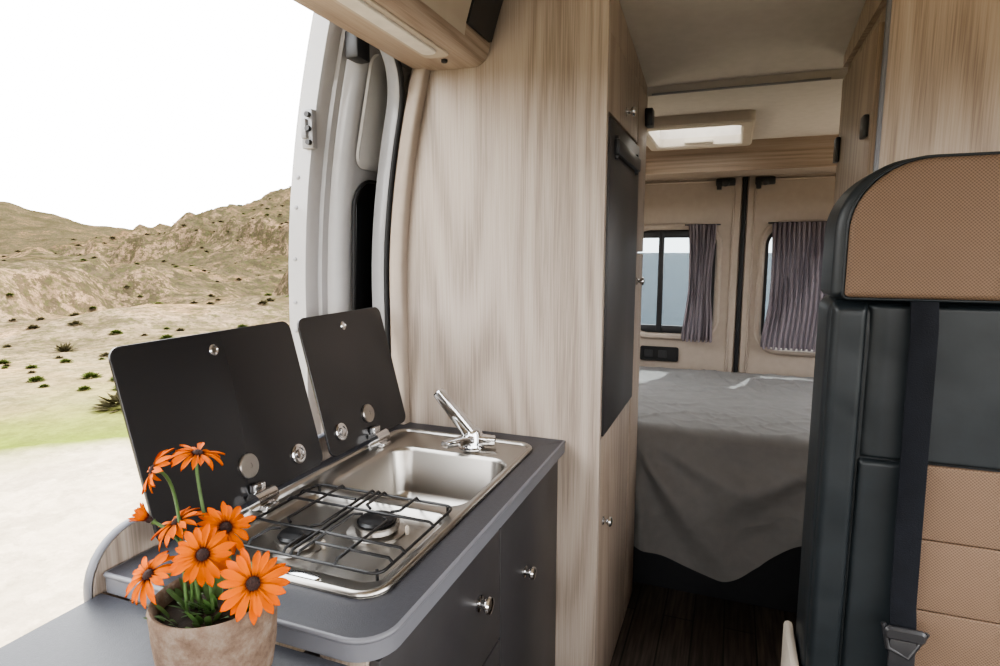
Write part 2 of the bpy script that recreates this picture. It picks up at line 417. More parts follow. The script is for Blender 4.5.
pr=[(YF-.03,.76),(0,.76),(1.4,.69),(2.24,.572),(2.25,.556),(2.255,.545),(vy0,.545)]
cpiece(-1.0,1.05,pr); cpiece(-1.0,vx0,[(vy0,.545),(vy1,.545)]); cpiece(vx1,1.05,[(vy0,.545),(vy1,.545)]); cpiece(-1.0,1.05,[(vy1,.545),(3.7,.545)])
struct(finish('ceiling',from_bm(bm,'ceiling'),M_ceil,None,True))
bm=bmesh.new(); add_box(bm,-.30,.26,2.248,2.254,H+.544,H+.552,.002)
struct(finish('trim_2',from_bm(bm,'trim_2'),M_grey,None,True))
struct(box('trim_3',-.83,.89,3.28,3.31,H+.40,H+.545,M_woodh),'horizontal oak veneer board above the rear doors')
struct(box('trim_4',-.83,.89,3.31,3.6,H+.405,H+.42,M_beige))
struct(box('wall_back',-1.0,1.05,3.67,3.70,H+.42,H+.62,M_beige))

def rear_door(name,x0,x1,wx0,wx1,z0,z1):
    e=thing(name,((x0+x1)/2,YB,.05),'beige panelled van rear door with rounded window','door',kind='structure')
    outer=rr(x0,x1,.02,H+.433,.03,8); inner=rr(wx0,wx1,z0,z1,.10,8)
    frame('door_panel',outer,inner,'y',YB,YB+.05,M_beige,e,.010)
    frame('window_surround',rr(wx0-.035,wx1+.035,z0-.035,z1+.035,.13,8),inner,'y',YB-.022,YB+.006,M_beige,e,.010)
    frame('window_frame',inner,rri(wx0,wx1,z0,z1,.10,8,.018),'y',YB+.018,YB+.048,M_blk,e,.003)
    prism('window_pane',rri(wx0,wx1,z0,z1,.10,8,.01),'y',YB+.034,YB+.038,M_glass,e,.001)
    gp=rr(x0+.045,x1-.045,.10,H+.39,.06,8)
    tube('groove_bead',[(x,YB-.001,z) for x,z in gp],.006,M_beige,e,True,6)
    return e
d2=rear_door('door_2',-.86,.028,-.56,-.10,H-.475,H+.125)
d3=rear_door('door_3',.044,.93,.155,.615,H-.53,H+.135)
box('window_mullion',-.415,-.385,YB+.005,YB+.04,H-.47,H+.12,M_blk,d2)
box('window_rail',-.53,-.13,YB+.008,YB+.03,H-.470,H-.43,M_blk,d2)
box('window_rail',-.53,-.13,YB+.008,YB+.03,H+.080,H+.12,M_blk,d2)
tube('door_seal',[(.036,YB+.0,.1),(.036,YB+.0,H+.43)],.012,M_rub,d2)
for e,x in ((d2,-.065),(d3,.135)):
    bm=bmesh.new(); add_box(bm,x-.05,x+.05,YB-.03,YB,H+.36,H+.40,.006); add_lathe(bm,[(.02,0),(.02,.015),(.012,.02)],(x+.0,YB-.03,H+.375),(0,-1,0)); add_box(bm,x-.045,x-.02,YB-.04,YB,H+.34,H+.38,.004)
    finish('door_latch',from_bm(bm,'latch'),M_blk,e,True)
so=thing('power_socket',(-.42,YB,H-.6),'black double socket panel on the beige door','socket')
prism('socket_plate',rr(-.50,-.28,H-.64,H-.555,.012),'y',YB-.012,YB,M_rub,so)
for x in (-.45,-.37): prism('socket_face',rr(x-.025,x+.025,H-.62,H-.575,.006),'y',YB-.016,YB-.012,M_blk,so,.002)
def curtain(name,xl,xr,z0,z1,label,pleats):
    bm=bmesh.new(); nu,nv=160,26; rows=[]
    for j in range(nv+1):
        t=j/nv; z=z1+(z0-z1)*t; a,b=xl(t),xr(t); row=[]
        for i in range(nu+1):
            u=i/nu; x=a+(b-a)*u+.004*math.sin(u*pleats*4*math.pi+t*2)
            y=YB-.050+.016*math.sin(u*pleats*2*math.pi+1.2*math.sin(t*3+u*4))+.007*math.sin(u*31+t*5)
            row.append(bm.verts.new((x,y,z+.006*math.sin(u*pleats*2*math.pi)*(j==nv))))
        rows.append(row)
    for p,q in zip(rows,rows[1:]):
        for i in range(nu): bm.faces.new((p[i],p[i+1],q[i+1],q[i]))
    e=thing(name,((xl(0)+xr(0))/2,YB-.045,z0),label,'curtain')
    finish('fabric',from_bm(bm,name),M_curt,e,True,auto=180)
    tube('curtain_rod',[(xl(0)-.02,YB-.04,z1+.0),(xr(0)+.02,YB-.04,z1+.0)],.004,M_blk,e)
    return e
curtain('curtain',lambda t:-.250+.012*math.sin(t*3)-.020*ss(.5,1,t),lambda t:-.100-.018*math.sin(t*3.14)**2,H-.505,H+.150,'mauve-grey pleated curtain drawn aside at the sliding rear window',8)
curtain('curtain',lambda t:.180+.006*math.sin(t*4)-.022*ss(.6,1,t),lambda t:.60,H-.525,H+.155,'mauve-grey pleated curtain covering most of the rear window',18)

rv=thing('roof_vent',(-.18,2.9,H+.545),'white roof skylight with frosted panel and frame','skylight')
frame('vent_frame',rr(-.42,.05,2.6,3.18,.03),rr(vx0,vx1,vy0,vy1,.03),'z',H+.50,H+.545,M_cream,rv,.008)
prism('vent_blind',rr(vx0-.01,vx1+.01,vy0-.01,vy1+.01,.03),'z',H+.60,H+.606,M_frost,rv,.001)
box('vent_handle',-.25,-.12,3.09,3.115,H+.515,H+.53,M_cream,rv)
cp=thing('ceiling_lamp',(.02,1.62,H+.65),'small round dark ceiling spotlight','lamp')
lathe('lamp_housing',[(.032,.0),(.034,-.012),(.026,-.018),(.022,-.014)],(.02,1.62,H+.655),M_blk,cp)

# ---------------------------------------------------------------- tall cabinet
tc=thing('tall_cabinet',(-.6,1.9,0),'tall light oak cabinet with dark fridge door','cabinet')
def side_outline(x_in,x_out,z0=-1.4,z1=.70):
    zz=[z0+(z1-z0)*i/30 for i in range(31)]
    return [(x_in,z0+H),(x_in,z1+H)]+[(x_out+lean(z),z+H) for z in reversed(zz)]
prism('side_panel',side_outline(-.307,-.885,z1=.668),'y',1.515,1.535,M_wood,tc,.0015)
prism('cabinet_body',side_outline(-.33,-.885,z1=.54),'y',1.536,2.24,M_wood,tc,.001)
bm=bmesh.new(); pts=[(1.54,H+.54),(2.22,H+.54),(2.22,H+.570),(1.54,H+.665)]
add_loops(bm,[to3(pts,'x',-.329),to3(pts,'x',-.312)],True,True); finish('top_filler',from_bm(bm,'f'),M_woodw,tc)
def door(parent,name,y0,y1,z0,z1,mat,th=.018,x=-.329):
    return box(name,x,x+th,y0,y1,H+z0,H+z1,mat,parent,bev=.003)
ud=door(tc,'door',1.54,2.03,.35,.54,M_woodw); knob(ud,(-.311,1.81,H+.40),(1,0,0))
ud=door(tc,'door',2.04,2.24,.0,.54,M_woodw); 
ud=door(tc,'door',2.04,2.24,-1.32,-.006,M_woodw); knob(ud,(-.311,2.10,H-.10),(1,0,0))
ud=door(tc,'door',1.54,2.03,-1.32,-.50,M_woodw); knob(ud,(-.311,1.60,H-.75),(1,0,0))
fd=door(tc,'fridge_door',1.545,2.03,-.49,.335,M_door,.026)
box('handle',-.305,-.290,1.60,1.98,H+.25,H+.29,M_blk,fd,.004)
for y in (1.62,1.96): box('handle_post',-.31,-.295,y-.012,y+.012,H+.24,H+.30,M_blk,fd,.002)
box('hinge',-.311,-.285,2.18,2.23,H+.43,H+.49,M_blk,tc,.004)
box('plinth',-.36,-.335,1.54,2.24,.0,.08,M_blk,tc)

# ---------------------------------------------------------------- washroom
wr=thing('washroom_cubicle',(.6,1.85,0),'light oak veneered washroom cubicle with aluminium edge','cabinet')
def right_outline(x_in,x_out,z1):
    zz=[-1.4+(z1+1.4)*i/30 for i in range(31)]
    return [(x_in,z1+H),(x_in,0)]+[(x_out-lean(z),z+H) for z in zz]
prism('front_panel',right_outline(.275,.975,.668),'y',1.52,1.54,M_woodw,wr,.0015)
prism('cubicle_body',right_outline(.29,.97,.575),'y',1.541,2.14,M_woodw,wr,.001)
bm=bmesh.new(); pts=[(1.54,H+.55),(2.14,H+.55),(2.14,H+.58),(1.54,H+.665)]
add_loops(bm,[to3(pts,'x',.276),to3(pts,'x',.292)],True,True); finish('top_filler',from_bm(bm,'f'),M_woodw,wr)
tube('edge_strip',[(.272,1.518,.0),(.272,1.518,H+.66)],.005,M_edge,wr)
wd=box('door',.270,.289,1.60,2.08,.1,H+.50,M_woodw,wr,.004)
box('hinge',.258,.270,1.62,1.66,H+.26,H+.31,M_blk,wr,.003)
box('hinge',.258,.270,2.03,2.07,H+.26,H+.33,M_blk,wr,.003)

# ---------------------------------------------------------------- overhead locker
ol=thing('overhead_locker',(-.72,.9,H+.48),'oak overhead locker with light strip underneath','cupboard')
pts=[(-.822,H+.483),(-.66,H+.478)]
for k in range(7):
    a=math.radians(-90+k*15); pts.append((-.66+.045*math.cos(a),H+.523+.045*math.sin(a)))
pts+=[(-.60,H+.60),(-.575,H+.672),(-.76,H+.672)]
prism('locker_body',pts,'y',.25,1.512,M_woody,ol,.001)
pf=[(-.612,H+.50),(-.607,H+.53),(-.585,H+.60),(-.560,H+.668),(-.568,H+.672),(-.60,H+.60),(-.615,H+.52)]
prism('locker_door',pf,'y',.27,1.35,M_cream,ol,.0008)
pf2=[(-.604,H+.53),(-.582,H+.60),(-.557,H+.668),(-.568,H+.672),(-.60,H+.60),(-.612,H+.53)]
prism('dark_end_trim',pf2,'y',1.355,1.50,M_blk,ol,.0008)
prism('lamp_base',rr(-.74,-.67,.33,1.40,.02),'z',H+.475,H+.483,M_cream,ol,.002)
prism('light_strip',rr(-.725,-.685,.35,1.36,.018),'z',H+.470,H+.481,M_lamp,ol,.002)
lathe('switch',[(.008,0),(.008,-.006),(.005,-.008)],(-.705,1.43,H+.479),M_blk,ol)

# ---------------------------------------------------------------- door opening
def arch(dx,off,zlow=-1.35):
    R=.16; top=.525+off; ye=1.485+off; p=[]
    for y in (.12,.4,.8,1.1): p.append((y,top))
    for k in range(11):
        a=math.radians(90-9*k); p.append((ye-R+R*math.cos(a),top-R+R*math.sin(a)))
    z=top-R
    while z>zlow: z-=.06; p.append((ye,z))
    return [(dx+lean(z),y,z+H) for y,z in p]
tube('door_opening_seal',arch(-.925,0),.007,M_rub,None,n=10).name='trim_5'; struct(bpy.data.objects['trim_5'],'black rubber seal around the sliding door opening')
loops=[arch(-.93,.010),arch(-.94,.006),arch(-.962,.008),arch(-.985,.018),arch(-1.00,.05)]
j=loopobj('trim_6',loops,M_grey,None,closed=False,smooth=True); sm=j.modifiers.new('s','SOLIDIFY'); sm.thickness=.004
struct(j,'grey painted metal jamb of the sliding door opening')
zz=[-1.4+2.05*i/30 for i in range(31)]
pl=[(-.874+lean(z),z+H) for z in zz]+[(-.918+lean(z),z+H) for z in reversed(zz)]
lp=[to3(inset(pl,.006),'y',1.484),to3(pl,'y',1.490),to3(pl,'y',1.514)]
struct(loopobj('trim_7',lp,M_beige,None,True,True,auto=80),'beige pillar lining beside the oak panel')

# ---------------------------------------------------------------- sliding door (open, outside)
sd=thing('door_1',(-1.09,1.9,-.2),'open silver van sliding door with dark window','door',kind='structure')
zz=[-1.45+2.1*i/40 for i in range(41)]
def dl(z): return lean(z)*.95-.025*max(0,-z)
prof=[(-1.04,2.6),(-1.04,1.47),(-1.043,1.45),(-1.052,1.437),(-1.062,1.43),(-1.080,1.425),(-1.084,1.405),(-1.093,1.400),(-1.096,1.37),(-1.103,1.358),(-1.155,1.352),(-1.165,1.37),(-1.165,2.6)]
prof_loops=[[(x+dl(z),y,z+H) for x,y in prof] for z in zz]
loopobj('door_shell',prof_loops,M_white,sd,True,True)
wi=rr(1.475,2.35,-.52,.20,.07,8)
bm=bmesh.new()
add_loops(bm,[[(-1.034+dl(z),y,z+H) for y,z in wi],[(-1.028+dl(z),y,z+H) for y,z in inset(wi,.004)]],False,True)
finish('door_window',from_bm(bm,'w'),M_glassblk,sd,True)
tube('window_seal',[(-1.03+dl(z),y,z+H) for y,z in inset(wi,-.004)],.005,M_rub,sd,True)
ui=rr(1.465,2.35,.235,.54,.04,8)
bm=bmesh.new()
add_loops(bm,[[(-1.036+dl(z),y,z+H) for y,z in ui],[(-1.031+dl(z),y,z+H) for y,z in inset(ui,.006)]],False,True)
finish('upper_brightness_panel',from_bm(bm,'w'),M_inner,sd,True)  # solid pale panel; the upper door's brightness is put into its colour
pp=rr(1.475,2.3,-.95,-.60,.04,6)
tube('pressing',[(-1.038+dl(z),y,z+H) for y,z in pp],.005,M_grey,sd,True)
def on_edge(z,fx=.5): return -1.155+.055*fx+dl(z)
lx=on_edge(.33,.8)
bm=bmesh.new(); add_box(bm,lx-.018,lx+.018,1.338,1.360,H+.27,H+.37,.004); add_box(bm,lx-.012,lx+.004,1.328,1.342,H+.295,H+.345,.003)
finish('door_latch',from_bm(bm,'l'),M_grey,sd,True)
bm=bmesh.new(); 
for dz in (.285,.32,.355): add_lathe(bm,[(.007,0),(.007,.014)],(lx+.009,1.341,H+dz),(0,-1,0),12)
finish('latch_screw',from_bm(bm,'l'),M_blk,sd,True)
bm=bmesh.new()
for z in (.20,.12,-.02,-.14,-.22): add_lathe(bm,[(.006,0),(.006,.002),(.003,.003)],(on_edge(z,.35),1.3545,H+z),(0,-1,0),10)
finish('edge_bolt',from_bm(bm,'b'),M_grey,sd,True)
lx=-1.05+lean(.5)*.95
box('roller_bracket',lx-.01,lx+.03,1.39,1.45,H+.50,H+.57,M_blk,sd,.006)
box('lower_latch',-1.165,-1.135,1.335,1.356,H-.65,H-.5,M_blk,sd,.004)

# ---------------------------------------------------------------- kitchen unit
kz=H-.5
kc=thing('kitchen_cabinet',(-.66,1.06,0),'anthracite kitchen cabinet with round chrome knobs','cabinet')
bm=bmesh.new()
add_box(bm,-.885,-.435,.625,.645,0,kz-.035,.001); add_box(bm,-.885,-.435,1.49,1.512,0,kz-.035,.001)
add_box(bm,-.885,-.868,.645,1.49,0,kz-.035,.001); add_box(bm,-.868,-.435,.645,1.49,.08,.10,.001)
finish('cabinet_body',from_bm(bm,'b'),M_wood,kc,True)
dr=box('door',-.435,-.417,.63,1.075,.10,kz-.30,M_door,kc,.003); knob(dr,(-.417,.99,kz-.36),(1,0,0),r=.016)
dr=box('drawer',-.435,-.417,.63,1.075,kz-.295,kz-.045,M_door,kc,.003); knob(dr,(-.417,.965,kz-.155),(1,0,0),r=.017)
dr=box('door',-.435,-.417,1.08,1.508,.10,kz-.045,M_door,kc,.003); knob(dr,(-.417,1.23,kz-.23),(1,0,0),r=.015)
box('plinth',-.47,-.45,.645,1.49,0,.08,M_blk,kc)
bk=thing('back_board',(-.914,1.05,.30),'low oak board with rounded corner behind the worktop','board')
bb=[(.585,.30),(1.508,.30),(1.508,kz+.055)]
for k in range(9):
    a=math.radians(90+k*11.25); bb.append((.585+.085+.085*math.cos(a),kz+.055-.085+.085*math.sin(a)))
prism('board',bb,'x',-.921,-.907,M_wood,bk,.001)
ep=[(-.915,1.48,kz+.057)]
for k in range(9):
    a=math.radians(90+k*11.25); ep.append((-.915,.585+.083+.087*math.cos(a),kz+.055-.085+.087*math.sin(a)))
ep.append((-.915,.583,.30))
tube('edge_trim',ep,.004,M_edge,bk,n=8,ry=.009)

wt=thing('worktop',(-.655,1.06,kz),'anthracite laminate worktop with grey edge band and rounded corner','worktop')
bm=bmesh.new()
outer=rr(-.902,-.400,.60,1.512,[.055,.001,.001,.004],8); hole=rr(-.85,-.466,.692,1.42,.03,8)
rows=[[bm.verts.new(p) for p in to3(l,'z',z)] for l,z in ((hole,kz-.033),(outer,kz-.033),(outer,kz-.003),(inset(outer,.003),kz),(hole,kz))]
n=len(rows[0])
for ri in range(5):
    a=rows[ri]; b=rows[(ri+1)%5]
    for i in range(n):
        f=bm.faces.new((a[i],a[(i+1)%n],b[(i+1)%n],b[i])); f.material_index=0 if ri==3 else 1
bmesh.ops.recalc_face_normals(bm,faces=bm.faces)
me=bpy.data.meshes.new('worktop'); bm.to_mesh(me); bm.free()
finish('worktop_slab',me,[M_counter,M_edge],wt,True)
tube('edge_band',[(x,y,kz-.004) for x,y in inset(outer,.002)],.0045,M_edge,wt,True,8)

fl=thing('folding_shelf',(-.68,.4,kz-.03),'dark anthracite fold-up shelf beside the worktop','shelf')
prism('shelf_board',rr(-.903,-.435,.12,.595,[.04,.003,.003,.04]),'z',kz-.050,kz-.031,[M_counter],fl,.002)
for x in (-.80,-.52): box('bracket',x-.012,x+.012,.35,.622,kz-.072,kz-.050,M_blk,fl,.002)

# hob and sink
hs=thing('hob_sink_unit',(-.655,1.06,kz),'stainless steel combined gas hob and sink with glass lids','sink')
z0=kz+.004
bm=bmesh.new()
ha=rr(-.862,-.454,.68,1.0,[.045,.0005,.0005,.045],8); hb=rr(-.862,-.454,1.0,1.434,[.0005,.045,.045,.0005],8)
R_=lambda d:rri(-.80,-.475,.715,.978,.035,8,d,.004)
add_loops(bm,[to3(ha,'z',z0-.003),to3(ha,'z',z0),to3(R_(0),'z',z0),to3(R_(.006),'z',z0-.003),to3(R_(.012),'z',z0-.014)],False,True)
B_=lambda d:rri(-.800,-.470,1.003,1.31,.060,8,d,.012)
add_loops(bm,[to3(hb,'z',z0-.003),to3(hb,'z',z0),to3(B_(0),'z',z0),to3(B_(.004),'z',z0-.002),to3(B_(.009),'z',z0-.010),to3(B_(.02),'z',z0-.11),to3(B_(.028),'z',z0-.126),to3(B_(.045),'z',z0-.133),to3(B_(.11),'z',z0-.134)],False,True)
ro=rr(-.862,-.454,.68,1.434,.045,10)
loops=[to3(ro,'z',kz+.0005),to3(inset(ro,.001),'z',z0+.003),to3(inset(ro,.005),'z',z0+.006),to3(inset(ro,.010),'z',z0+.005),to3(inset(ro,.014),'z',z0-.0005)]
add_loops(bm,loops)
bmesh.ops.remove_doubles(bm,verts=bm.verts,dist=.0002)
finish('steel_tray',from_bm(bm,'tray'),M_steel,hs,True,auto=50)
lathe('drain',[(.03,0),(.03,.002),(.022,.002),(.02,-.001),(.006,-.001),(.005,.006),(.002,.007)],(-.63,1.15,z0-.132),M_chrome,hs)
def burner(x,y,s):
    b=lathe('burner',[(.050*s,0),(.050*s,.003),(.036*s,.006),(.034*s,.014),(.038*s,.015),(.038*s,.019)],(x,y,z0-.014),M_steel,hs)
    lathe('burner_cap',[(.031*s,0),(.033*s,.003),(.029*s,.007),(.005,.008)],(x,y,z0+.005),M_iron,b)
    lathe('igniter',[(.004,0),(.004,.013),(.002,.016)],(x+.052*s,y+.01,z0-.014),M_cream,b,n=10)
burner(-.69,.795,.95); burner(-.59,.895,1.1)
bm=bmesh.new(); gz=z0+.022
gx0,gx1,gy0,gy1=-.79,-.475,.722,.985
W_=.0027
add_tube(bm,to3(rr(gx0,gx1,gy0,gy1,.02,4),'z',gz-.008),W_,True,8)
for y in (.795,.895):
    add_tube(bm,[(gx0-.004,y,gz-.008),(gx0+.006,y,gz),(gx1-.006,y,gz),(gx1+.004,y,gz-.008)],W_)
add_tube(bm,[(-.640,gy0,gz-.006),(-.640,gy0+.006,gz),(-.640,gy1-.006,gz),(-.640,gy1,gz-.006)],W_)
for bx,by in ((-.69,.795),(-.59,.895)):
    for s in (-1,1):
        for ox in (-.036,.036):
            y_out=gy0 if s<0 else gy1
            add_tube(bm,[(bx+ox,y_out,gz-.006),(bx+ox,y_out-s*.006,gz),(bx+ox,by+s*.022,gz),(bx+ox*.6,by+s*.012,gz-.001)],W_)
add_tube(bm,[(gx0,.93,gz-.006),(gx0+.006,.93,gz),(-.66,.93,gz)],W_)
add_tube(bm,[(gx1,.760,gz-.006),(gx1-.006,.760,gz),(-.62,.760,gz)],W_)
for x,y in ((gx0+.01,gy0+.01),(gx1-.01,gy0+.01),(gx1-.01,gy1-.01),(gx0+.01,gy1-.01)):
    add_tube(bm,[(x,y,gz-.006),(x,y,z0-.013)],W_)
finish('pan_support',from_bm(bm,'rack'),M_iron,hs,True,auto=60)
bm=bmesh.new()
L=[(-.60+.035*math.cos(a*math.pi/12),.700+.009*math.sin(a*math.pi/12)) for a in range(24)]
add_loops(bm,[to3(L,'z',z0),to3(L,'z',z0+.002),to3(inset(L,.002),'z',z0+.003)],False,True)
finish('badge_plate',from_bm(bm,'bp'),M_chrome,hs,True)
ft=lathe('faucet',[(.034,0),(.034,.003),(.028,.006),(.026,.012),(.026,.040),(.021,.049),(.004,.051)],(-.603,1.358,z0),M_chrome,hs)
def slab(name,p0,p1,w0,w1,t0,t1,mat,parent):
    p0=Vector(p0);p1=Vector(p1);d=(p1-p0).normalized(); s=d.cross(Vector((0,0,1))).normalized(); u=s.cross(d)
    loops=[]
    for p,w,t in ((p0,w0*.9,t0*.9),(p0+d*.003,w0,t0),(p1-d*.003,w1,t1),(p1,w1*.85,t1*.85)):
        c=rr(-w,w,-t,t,min(w,t)*.5,3); loops.append([p+s*a+u*b for a,b in c])
    return loopobj(name,loops,mat,parent,True,True)
slab('lever',(-.603,1.355,z0+.034),(-.688,1.335,z0+.145),.019,.018,.017,.012,M_chrome,ft)
slab('spout',(-.600,1.35,z0+.026),(-.632,1.258,z0+.034),.016,.013,.011,.008,M_chrome,ft)
slab('side_body',(-.600,1.358,z0+.022),(-.545,1.372,z0+.020),.018,.015,.014,.011,M_chrome,ft)
def lid(y0,y1,ydisc):
    th=math.atan2(.085,.33); x0=-.853; zb=z0+.018; Lh=.335
    nrm=Vector((math.cos(th),0,math.sin(th))); up=Vector((-math.sin(th),0,math.cos(th)))
    def P(y,h,o=0): return Vector((x0,y,zb))+up*h+nrm*o
    out=rr(y0,y1,0,Lh,.022,6)
    e=loopobj('glass_lid',[[P(a,b,-.003) for a,b in inset(out,.001)],[P(a,b,-.002) for a,b in out],[P(a,b,.002) for a,b in out],[P(a,b,.003) for a,b in inset(out,.001)]],M_lid,hs,True,True)
    yc=(y0+y1)/2
    lathe('knob_ring',[(.011,-.003),(.011,.004),(.008,.006),(.006,.004)],P(yc-.01,.30),M_chrome,e,nrm)
    lathe('hinge_disc',[(.024,0),(.024,.004),(.022,.006),(.006,.006),(.006,.004)],P(yc,.065,.003),M_steel,e,nrm)
    lathe('round_stop',[(.021,0),(.021,.004),(.018,.006),(.014,.006),(.013,.003),(.010,.003),(.009,.007),(.002,.008)],P(ydisc,.045 if y0<1 else .05,.003),M_chrome,e,nrm)
    bm=bmesh.new(); 
    add_tube(bm,[(x0+.020,yc-.026,z0+.022),(x0+.020,yc+.026,z0+.022)],.017,False,16)
    add_box(bm,x0+.0,x0+.045,yc-.018,yc+.018,z0+.0,z0+.012,.003); add_box(bm,x0+.0,x0+.016,yc-.014,yc+.014,z0+.0,z0+.05,.003)
    finish('hinge',from_bm(bm,'h'),M_chrome,e,True)
lid(.660,1.085,1.01)
lid(1.112,1.458,1.165)

# ---------------------------------------------------------------- potted flowers
px,py,pz=-.571,.510,kz-.030
pt=thing('potted_daisies',(px,py,pz),'orange daisies growing in a weathered round terracotta pot','plant')
bm=bmesh.new()
prof=[(.048,0),(.056,.003),(.063,.02),(.068,.05),(.0705,.08),(.0715,.10),(.0725,.112),(.070,.118),(.066,.116),(.064,.10),(.062,.09)]
n_=64; loops=[]
for r_,z_ in prof:
    loops.append([(px+(r_+.0009*noise.noise(V((math.cos(2*math.pi*k/n_)*4,math.sin(2*math.pi*k/n_)*4,z_*60))))*math.cos(2*math.pi*k/n_),py+(r_+.0009*noise.noise(V((math.cos(2*math.pi*k/n_)*4,math.sin(2*math.pi*k/n_)*4,z_*60))))*math.sin(2*math.pi*k/n_),pz+z_) for k in range(n_)])
add_loops(bm,loops,True,False)
finish('flower_pot',from_bm(bm,'pot'),M_terra,pt,True,auto=60)
lathe('soil',[(.063,0),(.063,.006),(.04,.010),(.01,.012)],(px,py,pz+.092),M_soil,pt,n=32)
M_disc=simple('flower_disc',(.03,.012,.01),.9,noise_amt=.5,nscale=400,bump=1,bscale=900)
def flower(pos,facing,R,open_=1.0,npet=20):
    pos=Vector(pos)+Vector((0,0,H)); f=Vector(facing).normalized()
    q=Vector((0,0,1)).rotation_difference(f)
    bm=bmesh.new()
    for k in range(npet):
        a=2*math.pi*k/npet+random.uniform(-.09,.09); L=R*random.uniform(.86,1.08); wd=R*random.uniform(.10,.13); droop=random.uniform(-.38,.16); tw=random.uniform(-.35,.35)
        rows=[]
        for s in range(9):
            t=s/8; rad=.004+t*(L-.004); w=wd*(.35+1.1*t)*(1 if t<.6 else max(.05,1-((t-.6)/.42)**2))
            z=(.25*t-.35*t*t+droop*t*t)*R if open_>.6 else (1.1*t-.25*t*t)*R
            rr_=rad if open_>.6 else rad*.55
            row=[]
            for m_ in (-1,0,1):
                row.append(bm.verts.new(Vector((rr_*math.cos(a)-m_*w*math.sin(a),rr_*math.sin(a)+m_*w*math.cos(a),z+(.0022 if m_ else 0)+k%2*.0012+m_*w*tw*t))))
            rows.append(row)
        for p,qq in zip(rows,rows[1:]):
            for i in range(2): bm.faces.new((p[i],p[i+1],qq[i+1],qq[i]))
    me=from_bm(bm,'petals'); 
    ob=bpy.data.objects.new('flower',me); COL.objects.link(ob); me.materials.append(M_petal)
    me.polygons.foreach_set('use_smooth',[True]*len(me.polygons))
    ob.rotation_mode='QUATERNION'; ob.rotation_quaternion=q; ob.location=pos
    ob.parent=pt; ob.matrix_parent_inverse=Matrix.Translation(-pt.location)
    lathe('flower_centre',[(R*.16,-.001),(R*.2,.002),(R*.17,.005),(R*.08,.007)],pos,M_disc,pt,f,16)
    base=Vector((px+random.uniform(-.03,.03),py+random.uniform(-.03,.03),pz+.095))
    back=pos-f*R*.9; 
    pts=bez(pos-f*.003,back,base+Vector((0,0,.10)),base,14)
    tube('stem',pts,[.0042]+[.0021]*13+[.0026],M_stem,pt,n=7)
cd=lambda p:(V((0,0,0))-V(p)).normalized()
A=(-.561,.489,-.350);B=(-.491,.492,-.373);C=(-.636,.477,-.385);D=(-.577,.538,-.342);E=(-.624,.511,-.332);F=(-.671,.5225,-.274);G=(-.622,.544,-.255);Hh=(-.656,.499,-.328)
flower(A,cd(A)+V((-.15,-.1,.1)),.0365)
flower(B,cd(B)+V((.05,-.1,.15)),.040)
flower(C,V((-.1,-.6,.7)),.034)
flower(D,cd(D)+V((.3,.2,.5)),.036)
flower(E,V((-.3,-.3,.9)),.034)
flower(F,V((-.5,-.6,.35)),.032)
flower(G,V((.2,.1,1)),.033)
flower(Hh,V((-.5,-.5,.6)),.022,open_=.3,npet=12)
bm=bmesh.new()
for k in range(110):
    a=random.uniform(0,6.28); r0=random.uniform(0,.056); b=V((px+r0*math.cos(a),py+r0*math.sin(a),pz+.095))
    L=random.uniform(.025,.055); d=V((math.cos(a)*random.uniform(.2,1),math.sin(a)*random.uniform(.2,1),random.uniform(.6,1.3))).normalized()
    s=d.cross(V((0,0,1))).normalized(); rows=[]
    for i in range(5):
        t=i/4; w=.0042*math.sin(math.pi*min(1,.1+t*.88)); c=b+d*L*t+V((0,0,-.012*t*t))
        rows.append([bm.verts.new(c-s*w),bm.verts.new(c+s*w)])
    for p,q in zip(rows,rows[1:]): bm.faces.new((p[0],p[1],q[1],q[0]))
lv=finish('foliage',from_bm(bm,'lv'),M_stem,pt,True); lv['kind']='stuff'

# ---------------------------------------------------------------- bed
bd=thing('bed',(.03,2.95,0),'fixed rear bed covered with a rumpled grey sheet','bed')
zb=H-.675; yf=2.345
box('bed_base',-.90,.94,yf+.10,3.58,0,.56,M_bedbox,bd,.004)
box('mattress',-.90,.94,yf+.03,3.58,.562,zb-.035,M_bedbox,bd,.03,4)
bm=bmesh.new(); nu=300; rows=[]
path=[]
RF=.035
for i in range(150): path.append((3.575-(3.575-(yf+RF))*i/149,0,0))
for i in range(1,9):
    path.append((yf+RF,i*90/8,1))
for i in range(1,110): path.append((yf,i/109,2))
dt=[(-.9,.42),(-.36,.47),(.00,.56),(.30,.35),(.42,.31),(.94,.29)]
def ridge(x,y,sx_,sy_,seed,w=.22):
    v=abs(noise.noise(V((x*sx_,y*sy_,seed))))
    return max(0,1-v/w)**1.3
def folds(x,dd):
    out=0
    for cx,sg,fr_,ph_ in ((-.42,1,15,.4),(.50,-1,12,1.1)):
        dx=(x-cx)*sg; dz=dd+.08; r=math.hypot(dx,dz); a=math.atan2(dz,max(dx,.001))
        wgt=ss(.95,.10,dx)
        out+=wgt*min(1,r/.32)*(.5+.5*math.sin(a*fr_+ph_+1.1*noise.noise(V((x*2.2,dd*2.2,cx)))))**1.5
    return out
